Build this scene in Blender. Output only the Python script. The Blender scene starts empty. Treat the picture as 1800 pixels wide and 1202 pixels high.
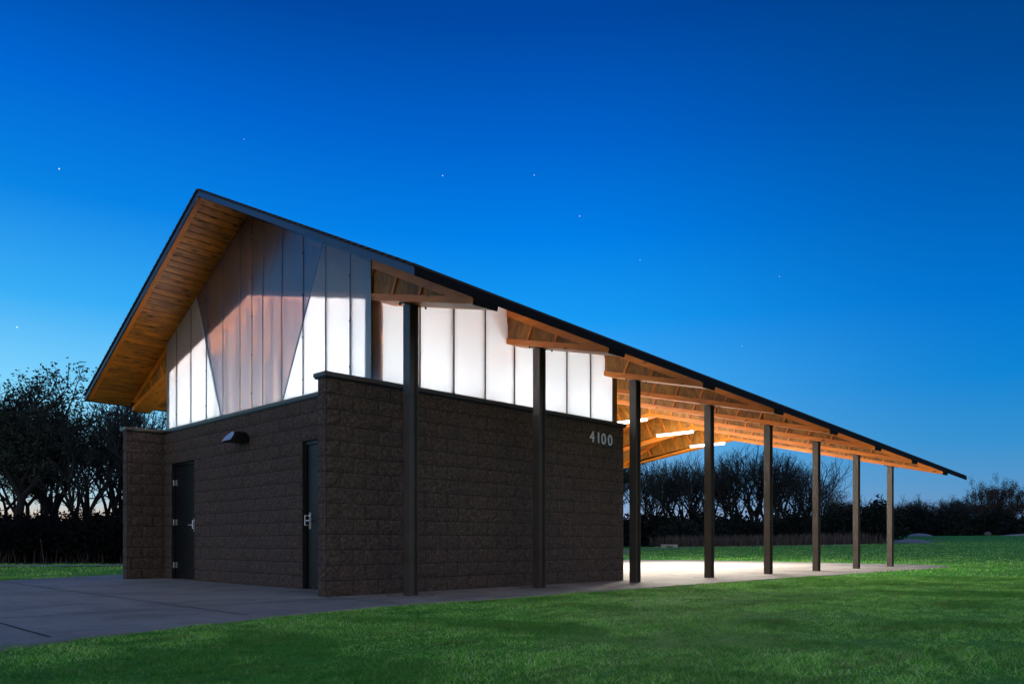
import bpy, bmesh, math, random
import numpy as np
from mathutils import Vector, Matrix, noise
random.seed(7); rng = np.random.default_rng(7)
S = bpy.context.scene; C = S.collection
R = math.radians

# ---------------------------------------------------------------- camera
F, CX, HY, TH, PX, PY, EYE = 1387.8, 900.0, 952.66, R(44.61), -6.315, -8.059, .685
SN, CS = math.sin(TH), math.cos(TH)
cd = bpy.data.cameras.new('camera'); cam = bpy.data.objects.new('camera', cd); C.objects.link(cam)
cam.location = (PX, PY, EYE); cam.rotation_euler = (R(90), 0, math.atan2(SN, CS) - R(90))
cd.sensor_width = 36; cd.lens = 36 * F / 1800; cd.shift_y = (HY - 601) / 1800
cd.clip_start = .05; cd.clip_end = 5000
S.camera = cam
fwd = Vector((CS, SN)); rgt = Vector((SN, -CS))
def rd(r, d):                       # metres to the right of and in front of the tripod -> world x, y
    return PX + SN * r + CS * d, PY - CS * r + SN * d

# ---------------------------------------------------------------- world: dusk sky
S.render.engine = 'CYCLES'
S.cycles.use_denoising = True
S.cycles.max_bounces = 10; S.cycles.transparent_max_bounces = 12; S.cycles.diffuse_bounces = 5
S.cycles.transmission_bounces = 8; S.cycles.sample_clamp_indirect = 8; S.cycles.sample_clamp_direct = 4
S.view_settings.view_transform = 'Standard'; S.view_settings.look = 'None'
S.view_settings.exposure = .12; S.view_settings.gamma = 1
def srgb(r, g, b):
    f = lambda c: (c/255/12.92 if c/255 <= .04045 else ((c/255+.055)/1.055)**2.4)
    return (f(r), f(g), f(b), 1)
W = bpy.data.worlds.new('World'); S.world = W; W.use_nodes = True
nt = W.node_tree; N = nt.nodes; L = nt.links
for n in list(N): N.remove(n)
def nd(t, **k):
    n = N.new(t)
    for a, b in k.items(): setattr(n, a, b)
    return n
wo = nd('ShaderNodeOutputWorld'); bg = nd('ShaderNodeBackground'); L.new(bg.outputs[0], wo.inputs[0])
tc = nd('ShaderNodeTexCoord'); sp = nd('ShaderNodeSeparateXYZ'); L.new(tc.outputs['Generated'], sp.inputs[0])
def ramp(stops):
    r = nd('ShaderNodeValToRGB'); r.color_ramp.interpolation = 'B_SPLINE' if 0 else 'LINEAR'
    cr = r.color_ramp
    while len(cr.elements) > 1: cr.elements.remove(cr.elements[-1])
    k_ = lambda c: (c[0], min(255, c[1]*1.03+1), c[2], 1)[:3]
    cr.elements[0].position = stops[0][0]; cr.elements[0].color = srgb(*k_(stops[0][1]))
    for p, c in stops[1:]:
        e = cr.elements.new(p); e.color = srgb(*k_(c))
    L.new(sp.outputs['Z'], r.inputs[0]); return r
west = ramp([(0, (255, 180, 120)), (.022, (225, 190, 170)), (.05, (170, 195, 215)), (.10, (155, 211, 246)), (.17, (124, 198, 245)), (.26, (56, 162, 237)), (.36, (8, 122, 220)), (.46, (0, 94, 202)), (.55, (0, 66, 154)), (.75, (0, 42, 106)), (1, (0, 36, 92))])
mid = ramp([(0, (165, 160, 180)), (.03, (150, 160, 198)), (.07, (120, 165, 215)), (.12, (98, 166, 226)), (.2, (66, 160, 238)), (.27, (22, 144, 235)), (.36, (0, 118, 224)), (.45, (0, 92, 198)), (.55, (0, 66, 158)), (.75, (0, 50, 120)), (1, (0, 36, 92))])
east = ramp([(0, (120, 135, 170)), (.03, (104, 140, 186)), (.06, (84, 140, 194)), (.11, (50, 134, 200)), (.18, (12, 122, 204)), (.26, (0, 106, 200)), (.36, (0, 86, 174)), (.46, (0, 66, 142)), (.56, (0, 52, 112)), (.75, (4, 38, 84)), (1, (0, 36, 92))])
dt = nd('ShaderNodeVectorMath', operation='DOT_PRODUCT'); L.new(tc.outputs['Generated'], dt.inputs[0]); dt.inputs[1].default_value = (rgt.x, rgt.y, 0)
def mr(a, b):
    m = nd('ShaderNodeMapRange'); m.interpolation_type = 'SMOOTHSTEP'; m.inputs[1].default_value = a; m.inputs[2].default_value = b
    L.new(dt.outputs['Value'], m.inputs[0]); return m
def mix(fac, a, b):
    m = nd('ShaderNodeMix', data_type='RGBA'); L.new(fac, m.inputs[0]); L.new(a, m.inputs[6]); L.new(b, m.inputs[7]); return m.outputs[2]
c1 = mix(mr(-.56, .0).outputs[0], west.outputs[0], mid.outputs[0])
c2 = mix(mr(.02, .56).outputs[0], c1, east.outputs[0])
col = c2
# the first stars of the evening
for px, py, w in [(104, 297, 1.1), (30, 575, 1.0), (429, 245, .25), (778, 309, .7), (939, 308, .5), (1019, 380, .6), (1125, 457, .3), (1370, 486, .25), (1304, 608, .25)]:
    r = (px - CX) / F; v = Vector((CS + SN*r, SN - CS*r, (HY - py) / F)).normalized()
    d = nd('ShaderNodeVectorMath', operation='DISTANCE'); L.new(tc.outputs['Generated'], d.inputs[0]); d.inputs[1].default_value = v
    m = nd('ShaderNodeMapRange'); m.inputs[1].default_value = .0003; m.inputs[2].default_value = .00075; m.inputs[3].default_value = w; m.inputs[4].default_value = 0
    L.new(d.outputs['Value'], m.inputs[0])
    a = nd('ShaderNodeMix', data_type='RGBA', blend_type='ADD'); a.inputs[0].default_value = 1
    L.new(col, a.inputs[6])
    cc = nd('ShaderNodeCombineColor'); [L.new(m.outputs[0], cc.inputs[i]) for i in range(3)]
    L.new(cc.outputs[0], a.inputs[7]); col = a.outputs[2]
# unseen glow added low in the sky behind the camera, brightening grass and walls
db_ = nd('ShaderNodeVectorMath', operation='DOT_PRODUCT'); L.new(tc.outputs['Generated'], db_.inputs[0]); db_.inputs[1].default_value = (-fwd.x, -fwd.y, 0)
g1 = nd('ShaderNodeMapRange'); g1.interpolation_type = 'SMOOTHSTEP'; g1.inputs[1].default_value = -.05; g1.inputs[2].default_value = .75; L.new(db_.outputs['Value'], g1.inputs[0])
g2 = nd('ShaderNodeMapRange'); g2.interpolation_type = 'SMOOTHSTEP'; g2.inputs[1].default_value = 0; g2.inputs[2].default_value = .95; g2.inputs[3].default_value = 1; g2.inputs[4].default_value = .0; L.new(sp.outputs['Z'], g2.inputs[0])
gm = nd('ShaderNodeMath', operation='MULTIPLY'); L.new(g1.outputs[0], gm.inputs[0]); L.new(g2.outputs[0], gm.inputs[1])
FILL_GLOW = (.96, .97, .92)
vm = nd('ShaderNodeMix', data_type='RGBA'); L.new(gm.outputs[0], vm.inputs[0]); L.new(col, vm.inputs[6]); vm.inputs[7].default_value = (*FILL_GLOW, 1)
L.new(vm.outputs[2], bg.inputs[0]); bg.inputs[1].default_value = 1.0

# ---------------------------------------------------------------- helpers
class NT:
    def __init__(s, name):
        s.m = bpy.data.materials.new(name); s.m.use_nodes = True; s.t = s.m.node_tree; s.t.nodes.clear()
        s.out = s('ShaderNodeOutputMaterial')
    def __call__(s, typ, ins={}, **k):
        n = s.t.nodes.new(typ)
        for a, b in k.items(): setattr(n, a, b)
        for a, b in ins.items(): s.put(n.inputs[a], b)
        return n
    def put(s, i, v):
        if isinstance(v, bpy.types.NodeSocket): s.t.links.new(v, i)
        elif isinstance(v, bpy.types.Node): s.t.links.new(v.outputs[0], i)
        else:
            if hasattr(i.default_value, '__len__') and len(i.default_value) == 4 and len(v) == 3: v = (*v, 1)
            i.default_value = v
    def tc(s, kind='Object', scale=(1, 1, 1), rot=(0, 0, 0)):
        t = s('ShaderNodeTexCoord'); return s('ShaderNodeMapping', {0: t.outputs[kind], 2: rot, 3: scale}).outputs[0]
    def noise(s, vec, scale, detail=4, rough=.55, dist=0):
        return s('ShaderNodeTexNoise', {'Vector': vec, 'Scale': scale, 'Detail': detail, 'Roughness': rough, 'Distortion': dist}).outputs[0]
    def ramp(s, fac, stops):
        r = s('ShaderNodeValToRGB', {0: fac}); cr = r.color_ramp
        while len(cr.elements) > 1: cr.elements.remove(cr.elements[-1])
        cr.elements[0].position = stops[0][0]; cr.elements[0].color = (*stops[0][1], 1)
        for p, c in stops[1:]:
            e = cr.elements.new(p); e.color = (*c, 1)
        return r.outputs[0]
    def mix(s, f, a, b, mode='MIX'):
        m = s('ShaderNodeMix', data_type='RGBA', blend_type=mode); s.put(m.inputs[0], f); s.put(m.inputs[6], a); s.put(m.inputs[7], b); return m.outputs[2]
    def bump(s, h, strength=.3, dist=.01):
        return s('ShaderNodeBump', {'Height': h, 'Strength': strength, 'Distance': dist}).outputs[0]
    def bsdf(s, **k):
        p = s('ShaderNodeBsdfPrincipled')
        for a, b in k.items(): s.put(p.inputs[a.replace('_', ' ')], b)
        s.put(s.out.inputs[0], p.outputs[0]); return p
    def per_object(s):
        return s('ShaderNodeObjectInfo').outputs['Random']

def mat_simple(name, col, rough=.5, metal=0, nscale=8, var=.25, bump=.05, spec=.5):
    m = NT(name); v = m.tc(); n = m.noise(v, nscale)
    lo = tuple(c*(1-var) for c in col); hi = tuple(c*(1+var) for c in col)
    rr = m('ShaderNodeMapRange', {0: n, 3: max(rough-.1, .05), 4: min(rough+.12, 1)}).outputs[0]
    m.bsdf(Base_Color=m.ramp(n, [(.3, lo), (.7, hi)]), Roughness=rr, Metallic=metal, Specular_IOR_Level=spec, Normal=m.bump(m.noise(v, nscale*12), bump, .003)); return m.m

def mat_wood(name, lo, hi, knot=(.05, .015, .004), axis=1, grain=1., rough=.5):
    # lumber: grain stretched along one axis, knots, every board its own tone
    m = NT(name); sc = [14*grain]*3; sc[axis] = .7*grain
    o = m('ShaderNodeObjectInfo'); t = m('ShaderNodeTexCoord')
    off = m('ShaderNodeCombineXYZ', {0: o.outputs['Random'], 1: m('ShaderNodeMath', {0: o.outputs['Random'], 1: 37.}, operation='MULTIPLY').outputs[0]}).outputs[0]
    a = m('ShaderNodeVectorMath', {0: t.outputs['Object'], 1: off}, operation='ADD').outputs[0]
    v = m('ShaderNodeMapping', {0: a, 3: sc}).outputs[0]
    n = m.noise(v, 1, 6, .62, 1.2); v2 = m('ShaderNodeMapping', {0: a, 3: [c*.18 if i != axis else c*1.2 for i, c in enumerate(sc)]}).outputs[0]
    n2 = m.noise(v2, 1, 3)
    c = m.ramp(n, [(.28, lo), (.72, hi)])
    c = m.mix(m.ramp(n2, [(.35, (0, 0, 0)), (.75, (.55, .55, .55))]), c, tuple(x*.55 for x in lo))
    kv = m('ShaderNodeMapping', {0: a, 3: [4.5 if i != axis else 2.2 for i in range(3)]}).outputs[0]
    k = m('ShaderNodeTexVoronoi', {'Vector': kv, 'Scale': 1.0, 'Randomness': 1}).outputs['Distance']
    c = m.mix(m.ramp(k, [(.05, (.85, .85, .85)), (.16, (0, 0, 0))]), c, knot)
    m.bsdf(Base_Color=c, Roughness=rough, Normal=m.bump(n, .25, .003)); return m.m

def mat_plywood(name, lo, hi, dark):
    m = NT(name); v = m.tc(scale=(3, 7, 1.6)); v1 = m.tc(scale=(1, 1, .5))
    n = m.noise(v, 1.7, 8, .7, 2.2); n2 = m.noise(v1, 3.5, 5, .65, 1.5)
    w = m('ShaderNodeTexWave', {'Vector': m.tc(scale=(1, 1, .22), rot=(.3, 0, 0)), 'Scale': 5, 'Distortion': 11, 'Detail': 4, 'Detail Scale': 1.4}, bands_direction='Y').outputs[0]
    c = m.ramp(n, [(.3, lo), (.68, hi)]); c = m.mix(m.ramp(w, [(.2, (.18,)*3), (.8, (0, 0, 0))]), c, dark)
    c = m.mix(m.ramp(n2, [(.42, (0, 0, 0)), (.64, (.75,)*3)]), c, dark)
    m.bsdf(Base_Color=c, Roughness=.62, Normal=m.bump(n, .2, .003)); return m.m

class MB:
    def __init__(s): s.v = []; s.f = []
    def add(s, vs, fs):
        o = len(s.v); s.v += [tuple(v) for v in vs]; s.f += [tuple(i+o for i in f) for f in fs]; return s
    def box(s, x0, x1, y0, y1, z0, z1):
        return s.add([(x, y, z) for z in (z0, z1) for y in (y0, y1) for x in (x0, x1)],
                     [(0, 2, 3, 1), (4, 5, 7, 6), (0, 1, 5, 4), (2, 6, 7, 3), (0, 4, 6, 2), (1, 3, 7, 5)])
    def hexa(s, a, b):               # two matching quads a (4) and b (4)
        return s.add(list(a)+list(b), [(3, 2, 1, 0), (4, 5, 6, 7), (0, 1, 5, 4), (1, 2, 6, 5), (2, 3, 7, 6), (3, 0, 4, 7)])
    def prism(s, poly, x0, x1, ax=0):   # poly of (u, w): extruded along axis ax
        n = len(poly)
        P = (lambda x, u, w: (x, u, w)) if ax == 0 else ((lambda x, u, w: (u, x, w)) if ax == 1 else (lambda x, u, w: (u, w, x)))
        vs = [P(x0, *p) for p in poly] + [P(x1, *p) for p in poly]
        return s.add(vs, [tuple(range(n))[::-1], tuple(range(n, 2*n))] + [(i, (i+1) % n, n+(i+1) % n, n+i) for i in range(n)])
    def cyl(s, a, b, r0, r1=None, n=10, cap=True):
        r1 = r0 if r1 is None else r1; a = Vector(a); b = Vector(b); d = (b-a).normalized()
        u = d.orthogonal().normalized(); w = d.cross(u)
        vs = [a + (u*math.cos(t)+w*math.sin(t))*r0 for t in [2*math.pi*i/n for i in range(n)]] + [b + (u*math.cos(t)+w*math.sin(t))*r1 for t in [2*math.pi*i/n for i in range(n)]]
        fs = [(i, (i+1) % n, n+(i+1) % n, n+i) for i in range(n)]
        if cap: fs += [tuple(range(n))[::-1], tuple(range(n, 2*n))]
        return s.add(vs, fs)
    def build(s, name, mat, parent=None, loc=(0, 0, 0), bevel=0, smooth=False, origin=None):
        me = bpy.data.meshes.new(name)
        vs = s.v
        if origin is not None:
            vs = [(x-origin[0], y-origin[1], z-origin[2]) for x, y, z in vs]; loc = origin
        me.from_pydata(vs, [], s.f); me.materials.append(mat)
        bm = bmesh.new(); bm.from_mesh(me); bmesh.ops.recalc_face_normals(bm, faces=bm.faces)
        if bevel:
            bmesh.ops.remove_doubles(bm, verts=bm.verts, dist=1e-5)
            bmesh.ops.bevel(bm, geom=[e for e in bm.edges if len(e.link_faces) == 2 and e.calc_face_angle(0) > .5], offset=bevel, segments=2, affect='EDGES', clamp_overlap=True)
        bm.to_mesh(me); bm.free()
        if smooth: me.polygons.foreach_set('use_smooth', [True]*len(me.polygons))
        o = bpy.data.objects.new(name, me); C.objects.link(o); o.location = loc; o.parent = parent
        return o
def tag(o, label=None, cat=None, group=None, kind=None):
    for k, v in (('label', label), ('category', cat), ('group', group), ('kind', kind)):
        if v: o[k] = v
    return o
def empty(name, loc=(0, 0, 0), rz=0, label=None, cat=None, group=None, parent=None):
    o = bpy.data.objects.new(name, None); C.objects.link(o); o.location = loc; o.rotation_euler.z = rz; o.empty_display_size = .1; o.parent = parent
    return tag(o, label, cat, group)
def npmesh(name, V, Fc, mat, nside):
    me = bpy.data.meshes.new(name); V = np.asarray(V, np.float32); Fc = np.asarray(Fc, np.int32)
    me.vertices.add(len(V)); me.vertices.foreach_set('co', V.ravel())
    me.loops.add(Fc.size); me.loops.foreach_set('vertex_index', Fc.ravel())
    me.polygons.add(len(Fc)); me.polygons.foreach_set('loop_start', np.arange(0, Fc.size, nside, dtype=np.int32))
    me.materials.append(mat); me.update(calc_edges=True); return me

# ---------------------------------------------------------------- materials
M = {}
M['fir'] = mat_wood('fir_lumber', (.72, .18, .010), (.95, .32, .026), grain=1.0)
M['fir_pale'] = mat_wood('pale_fir_underside', (.50, .27, .10), (.72, .47, .22), grain=.8)
M['soffit'] = mat_wood('cedar_board', (.27, .085, .014), (.60, .25, .055), knot=(.03, .008, .002), axis=0, grain=.8, rough=.36)
M['fir_deep'] = mat_wood('fir_stiffener', (.64, .16, .010), (.90, .29, .024), grain=1.0)
M['ply'] = mat_plywood('plywood', (.30, .115, .010), (.56, .245, .030), (.11, .036, .006))
M['endcap'] = mat_simple('dark_painted_end', (.008, .006, .008), .7, spec=.12)
M['steel'] = mat_simple('dark_bronze_steel', (.074, .063, .055), .36, .25, 3, .2, .03)
M['darkmetal'] = mat_simple('black_metal', (.006, .007, .009), .4, 0, spec=.25)
M['trim'] = mat_simple('aluminium_trim', (.16, .16, .19), .4, .7)
M['stud'] = mat_simple('stud', (.20, .14, .12), .6)
M['fascia'] = mat_simple('fascia_metal', (.045, .065, .11), .4, .3, 4, .1, .02)
M['chrome'] = mat_simple('brushed_steel', (.86, .87, .88), .38, .35, 20, .06, .02)
M['hinge'] = mat_simple('dull_hinge_steel', (.34, .35, .36), .45, .6, 20, .06, .02)
M['inner'] = mat_simple('interior_paint', (.62, .62, .62), .8)
M['black'] = mat_simple('bolt', (.01, .01, .01), .5)
def concrete():
    m = NT('broom_finished_concrete'); v = m.tc('Object'); n = m.noise(v, .55, 6, .6); n2 = m.noise(v, 7, 6, .7); n3 = m.noise(m.tc('Object', scale=(1, .25, 1)), 3.2, 4, .6, 1)
    c = m.ramp(n, [(.3, (.27, .255, .235)), (.7, (.40, .38, .355))]); c = m.mix(m.ramp(n3, [(.45, (0, 0, 0)), (.75, (.35,)*3)]), c, (.16, .145, .13))
    c = m.mix(m.ramp(n2, [(.35, (.3,)*3), (.6, (0, 0, 0))]), c, (.17, .155, .145))
    st = m.noise(m.tc('Object', scale=(.5, .8, 1)), 1.4, 7, .68, .8); c = m.mix(m.ramp(st, [(.50, (0, 0, 0)), (.62, (.45,)*3), (.68, (.1,)*3)]), c, (.13, .115, .10))
    b = m.noise(m.tc('Object', scale=(1, 1, 1)), 160, 2)
    m.bsdf(Base_Color=c, Roughness=.78, Normal=m.bump(b, .35, .004)); return m.m
M['conc'] = concrete()
M['joint'] = mat_simple('joint_filler', (.03, .028, .026), .9)
def masonry():
    m = NT('split_face_block'); v = m.tc('Object'); n = m.noise(v, 26, 8, .72); n2 = m.noise(v, 1.6, 3); r = m.noise(v, 90, 3, .6)
    c = m.ramp(n, [(.34, (.028, .017, .014)), (.52, (.076, .051, .041)), (.68, (.17, .125, .104))])
    c = m.mix(m.ramp(n2, [(.4, (0, 0, 0)), (.7, (.4,)*3)]), c, (.050, .037, .032))
    h = m('ShaderNodeMath', {0: n, 1: m('ShaderNodeMath', {0: r, 1: .35}, operation='MULTIPLY').outputs[0]}, operation='ADD').outputs[0]
    m.bsdf(Base_Color=c, Roughness=.9, Normal=m.bump(h, .8, .016)); return m.m
M['block'] = masonry()
M['mortar'] = mat_simple('mortar', (.020, .016, .015), .95, 0, 40)
M['coping'] = mat_simple('metal_coping', (.085, .068, .056), .38, .5, 5, .12, .02)
def shingle():
    m = NT('asphalt_shingle'); v = m.tc(); n = m.noise(v, 60, 4, .7); b = m('ShaderNodeTexBrick', {'Vector': v, 'Color1': (.02, .02, .023, 1), 'Color2': (.035, .033, .036, 1), 'Mortar': (.01, .01, .01, 1), 'Scale': 1, 'Brick Width': .33, 'Row Height': .145, 'Mortar Size': .004})
    m.bsdf(Base_Color=m.mix(.4, b.outputs[0], m.ramp(n, [(.3, (.012,)*3), (.7, (.05,)*3)])), Roughness=.9, Normal=m.bump(n, .5, .004)); return m.m
M['shingle'] = shingle()
def poly(name, trans, clear, gloss, tint, dif=(.55, .56, .6, 1)):
    m = NT(name); v = m.tc('Object', scale=(1, 1, 0)); 
    w = m.noise(m.tc('Object', scale=(95, 95, .6)), 1, 2)
    nrm = m.bump(w, .25, .004)
    tl = m('ShaderNodeBsdfTranslucent', {'Color': tint, 'Normal': nrm}); df = m('ShaderNodeBsdfDiffuse', {'Color': dif, 'Normal': nrm})
    tp = m('ShaderNodeBsdfTransparent', {'Color': (.93, .93, .96, 1)}) if clear < .5 else m('ShaderNodeMixShader', {0: .22, 1: m('ShaderNodeBsdfTransparent', {'Color': (.93, .93, .96, 1)}).outputs[0], 2: m('ShaderNodeBsdfRefraction', {'Color': (.95, .92, .98, 1), 'Roughness': .38, 'IOR': 1.12, 'Normal': nrm}).outputs[0]}); gl = m('ShaderNodeBsdfGlossy', {'Color': (1, 1, 1, 1), 'Roughness': .16, 'Normal': nrm})
    a = m('ShaderNodeMixShader', {0: trans, 1: df.outputs[0], 2: tl.outputs[0]}); b = m('ShaderNodeMixShader', {0: clear, 1: a.outputs[0], 2: tp.outputs[0]})
    g = m('ShaderNodeMixShader', {0: gloss, 1: b.outputs[0], 2: gl.outputs[0]}); m.put(m.out.inputs[0], g.outputs[0]); return m.m
M['poly'] = poly('opal_polycarbonate', .86, .10, .09, (.93, .97, 1, 1))
M['clear'] = poly('clear_polycarbonate', .60, .80, .09, (.42, .40, .50, 1), (.26, .26, .32, 1))
def emit(name, col, s):
    m = NT(name); e = m('ShaderNodeEmission', {0: (*col, 1), 1: s}); m.put(m.out.inputs[0], e.outputs[0]); return m.m
LAMP, ROOM, DOWN = 165., 255., 370.
M['tube'] = emit('lit_tube', (1.0, .93, .80), LAMP)
M['tube_in'] = emit('lit_room_tube', (.90, .97, 1.0), ROOM)
def grassmat(name, stops, patch, nscale=.35):
    m = NT(name); g = m('ShaderNodeNewGeometry'); v = m('ShaderNodeMapping', {0: g.outputs['Position']}).outputs[0]
    n = m.noise(v, nscale, 5, .6); n2 = m.noise(v, 14, 5, .75); n3 = m.noise(v, 1.7, 4, .65)
    c = m.ramp(n2, stops); c = m.mix(m.ramp(n, [(.42, (0, 0, 0)), (.66, (.6,)*3)]), c, patch)
    c = m.mix(m.ramp(n3, [(.56, (0, 0, 0)), (.72, (.75,)*3)]), c, tuple(x*.45 for x in patch))
    p = m.bsdf(Base_Color=c, Roughness=.75, Normal=m.bump(m.noise(v, 60, 4, .8), .6, .02)); m.put(p.inputs['Specular IOR Level'], .15); return m.m
M['lawn'] = grassmat('lawn', [(.3, (.03, .19, .016)), (.55, (.07, .33, .028)), (.75, (.16, .46, .05))], (.05, .27, .022))
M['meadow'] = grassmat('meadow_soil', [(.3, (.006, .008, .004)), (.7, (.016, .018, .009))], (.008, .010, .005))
def blade():
    m = NT('grass_blade'); g = m('ShaderNodeNewGeometry'); v = g.outputs['Position']; rnd = g.outputs['Random Per Island']
    n2 = m.noise(v, .7, 5, .62, .6); n3 = m.noise(m('ShaderNodeMapping', {0: v, 2: (0, 0, .78), 3: (1.2, 5, 1)}).outputs[0], .9, 4, .6)
    c = m.ramp(rnd, [(0, (.05, .24, .026)), (.28, (.17, .66, .07)), (.62, (.40, .86, .14)), (.84, (.70, .93, .32)), (1, (.94, .93, .60))])
    c = m.mix(m.ramp(n2, [(.44, (0, 0, 0)), (.60, (.7,)*3)]), c, (.035, .19, .022))
    c = m.mix(m.ramp(n3, [(.54, (0, 0, 0)), (.66, (.6,)*3)]), c, (.24, .25, .09))
    n4 = m.noise(m('ShaderNodeMapping', {0: v, 2: (0, 0, .78), 3: (1, 2.6, 1)}).outputs[0], 3.6, 5, .7); c = m.mix(m.ramp(n4, [(.51, (0, 0, 0)), (.63, (.7,)*3)]), c, (.030, .11, .020))
    d = m('ShaderNodeBsdfDiffuse', {'Color': c}); t = m('ShaderNodeBsdfTranslucent', {'Color': c}); x = m('ShaderNodeMixShader', {0: .2, 1: d.outputs[0], 2: t.outputs[0]})
    m.put(m.out.inputs[0], x.outputs[0]); return m.m
M['blade'] = blade()
M['reed'] = mat_simple('dry_reed', (.060, .046, .044), .9, 0, 2, .5)
M['bark'] = mat_simple('bark', (.006, .0065, .0075), .95, 0, 6, .4)
M['twig'] = mat_simple('twig', (.020, .026, .032), .95, 0, 3, .4)  # twig and leaf tones lifted towards blue, standing in for distance haze
M['leaf'] = mat_simple('dark_leaf', (.018, .032, .026), .8, 0, .7, .5)
M['leaf_red'] = mat_simple('rust_leaf', (.040, .024, .018), .8, 0, .7, .5)
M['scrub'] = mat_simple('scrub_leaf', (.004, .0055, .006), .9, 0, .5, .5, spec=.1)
M['scrub_hazy'] = mat_simple('hazy_scrub_leaf', (.011, .017, .016), .9, 0, .08, .7, spec=.1)  # paler copy of the scrub, with the haze of distance in its colour
M['path'] = mat_simple('pale_path', (.26, .27, .28), .85, 0, 1, .2)
M['stone'] = mat_simple('pale_stone', (.30, .28, .27), .85, 0, 5, .3)

M['stone_dull'] = mat_simple('dull_stone', (.11, .095, .09), .9, 0, 5, .3)
# ---------------------------------------------------------------- terrain
def sstep(a, b, x):
    t = np.clip((x-a)/(b-a), 0, 1); return t*t*(3-2*t)
def ground(r, d):
    r = np.asarray(r, float); d = np.asarray(d, float)
    z = sstep(26, 62, d)*.36*sstep(-6, 14, r) + sstep(40, 100, d)*1.05*sstep(12, 52, r) + sstep(90, 160, d)*.9*sstep(0, 60, r)
    z = z + .10*np.sin(r*.12+1)*np.sin(d*.09)*sstep(28, 60, d)
    return z - .012
ring = np.concatenate([[0.01], np.geomspace(1.2, 40, 46), np.geomspace(42, 180, 46), np.geomspace(190, 1500, 14)])
ang = np.linspace(-math.pi, math.pi, 289)
RR, AA = np.meshgrid(ring, ang, indexing='ij'); rr = RR*np.sin(AA); dd = RR*np.cos(AA)
gx, gy = rd(rr, dd); gz = ground(rr, dd)
V = np.stack([gx, gy, gz], -1).reshape(-1, 3); na = len(ang)
I = np.arange(len(ring)-1)[:, None]*na + np.arange(na-1)[None]
Fq = np.stack([I, I+1, I+1+na, I+na], -1).reshape(-1, 4)
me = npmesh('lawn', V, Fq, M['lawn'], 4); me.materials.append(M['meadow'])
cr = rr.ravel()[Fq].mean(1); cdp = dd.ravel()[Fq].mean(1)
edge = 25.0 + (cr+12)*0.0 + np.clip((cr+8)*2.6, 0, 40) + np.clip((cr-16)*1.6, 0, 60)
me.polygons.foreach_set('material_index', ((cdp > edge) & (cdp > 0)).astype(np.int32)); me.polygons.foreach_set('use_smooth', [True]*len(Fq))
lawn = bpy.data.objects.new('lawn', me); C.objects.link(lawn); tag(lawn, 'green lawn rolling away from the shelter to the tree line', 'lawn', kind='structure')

def ribbon(name, pts, width, mat, dz, label, mound=0):
    pts = [Vector(p) for p in pts]; P = []
    for a, b in zip(pts, pts[1:]):
        for i in range(12): P.append(a.lerp(b, i/12))
    P.append(pts[-1]); vs = []; w = width
    for i, p in enumerate(P):
        t = (P[min(i+1, len(P)-1)]-P[max(i-1, 0)]).normalized(); n = Vector((-t.y, t.x))
        for k in range(5):
            q = p + n*((k/4-.5)*(w if not callable(w) else w(i/(len(P)-1)))); x, y = rd(q.x, q.y); vs.append((x, y, float(ground(q.x, q.y))+dz+mound*math.sin(math.pi*i/(len(P)-1))*(1-(k/2-1)**2)))
    m = MB(); m.add(vs, [(i*5+k, i*5+k+1, i*5+k+6, i*5+k+5) for i in range(len(P)-1) for k in range(4)])
    return tag(m.build(name, mat), label, 'path', kind='structure')
ribbon('footpath', [(-34, 19.5), (-14.5, 22.3), (-6, 24.5), (3, 34), (8, 52), (14, 59), (24, 60), (40, 74)], 1.1, M['path'], .03, 'narrow pale path crossing the lawn behind the shelter')
ribbon('bare_patch', [(33.2, 63), (35.4, 73)], lambda t: .3+2.3*math.sin(math.pi*t), M['path'], .03, 'pale bare patch on the rise beyond the last columns', .32)
ribbon('bare_patch', [(47.5, 90), (51, 101)], lambda t: .3+2.4*math.sin(math.pi*t), M['path'], .03, 'pale bare patch further up the rise', .32)
ribbon('bare_patch', [(61, 99), (74, 105)], lambda t: .4+3.2*t, M['path'], .03, 'pale bare patch at the far right edge of the hill', .30)

# slab with rounded edge, laid as one sheet with thickness, joints as sunken strips
edge = [(-16, -7.2), (-9.5, -4.4), (-6.4, -2.9), (-5.03, -2.2), (-4.3, -1.86), (-3.6, -1.62), (-2.45, -1.28), (-1.0, -1.10), (.64, -1.16), (3.07, -1.14), (7, -1.12), (9.55, -1.20), (14.2, -1.32), (17.2, -1.35), (18.6, -1.1), (19.5, -.4), (19.95, .9), (20.1, 3), (20.3, 8), (20.2, 10.6), (19.4, 11.6), (16, 11.8), (8, 11.2), (2, 10.4), (-.1, 9.75), (-2.69, 8.45), (-6, 7.0), (-16, 4.5)]
m = MB(); n = len(edge)
m.prism([(x, y) for x, y in edge], -.15, .0, ax=2)
slab = tag(m.build('concrete_slab', M['conc']), 'grey concrete slab and apron under and around the shelter', 'slab', kind='structure')
def in_slab(x, y):
    c = False; j = n-1
    for i in range(n):
        xi, yi = edge[i]; xj, yj = edge[j]
        if (yi > y) != (yj > y) and x < (xj-xi)*(y-yi)/(yj-yi)+xi: c = not c
        j = i
    return c
m = MB()
def joint(ax, ay, bx, by, w=.011):
    a = Vector((ax, ay)); b = Vector((bx, by)); t = (b-a).normalized(); nn = Vector((-t.y, t.x))*w; k = max(1, int((b-a).length/.3))
    for i in range(k):
        p = a.lerp(b, i/k); q = a.lerp(b, (i+1)/k)
        if in_slab(p.x, p.y) and in_slab(q.x, q.y) : m.add([(p.x-nn.x, p.y-nn.y, .004), (q.x-nn.x, q.y-nn.y, .004), (q.x+nn.x, q.y+nn.y, .004), (p.x+nn.x, p.y+nn.y, .004)], [(0, 1, 2, 3)])
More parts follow.
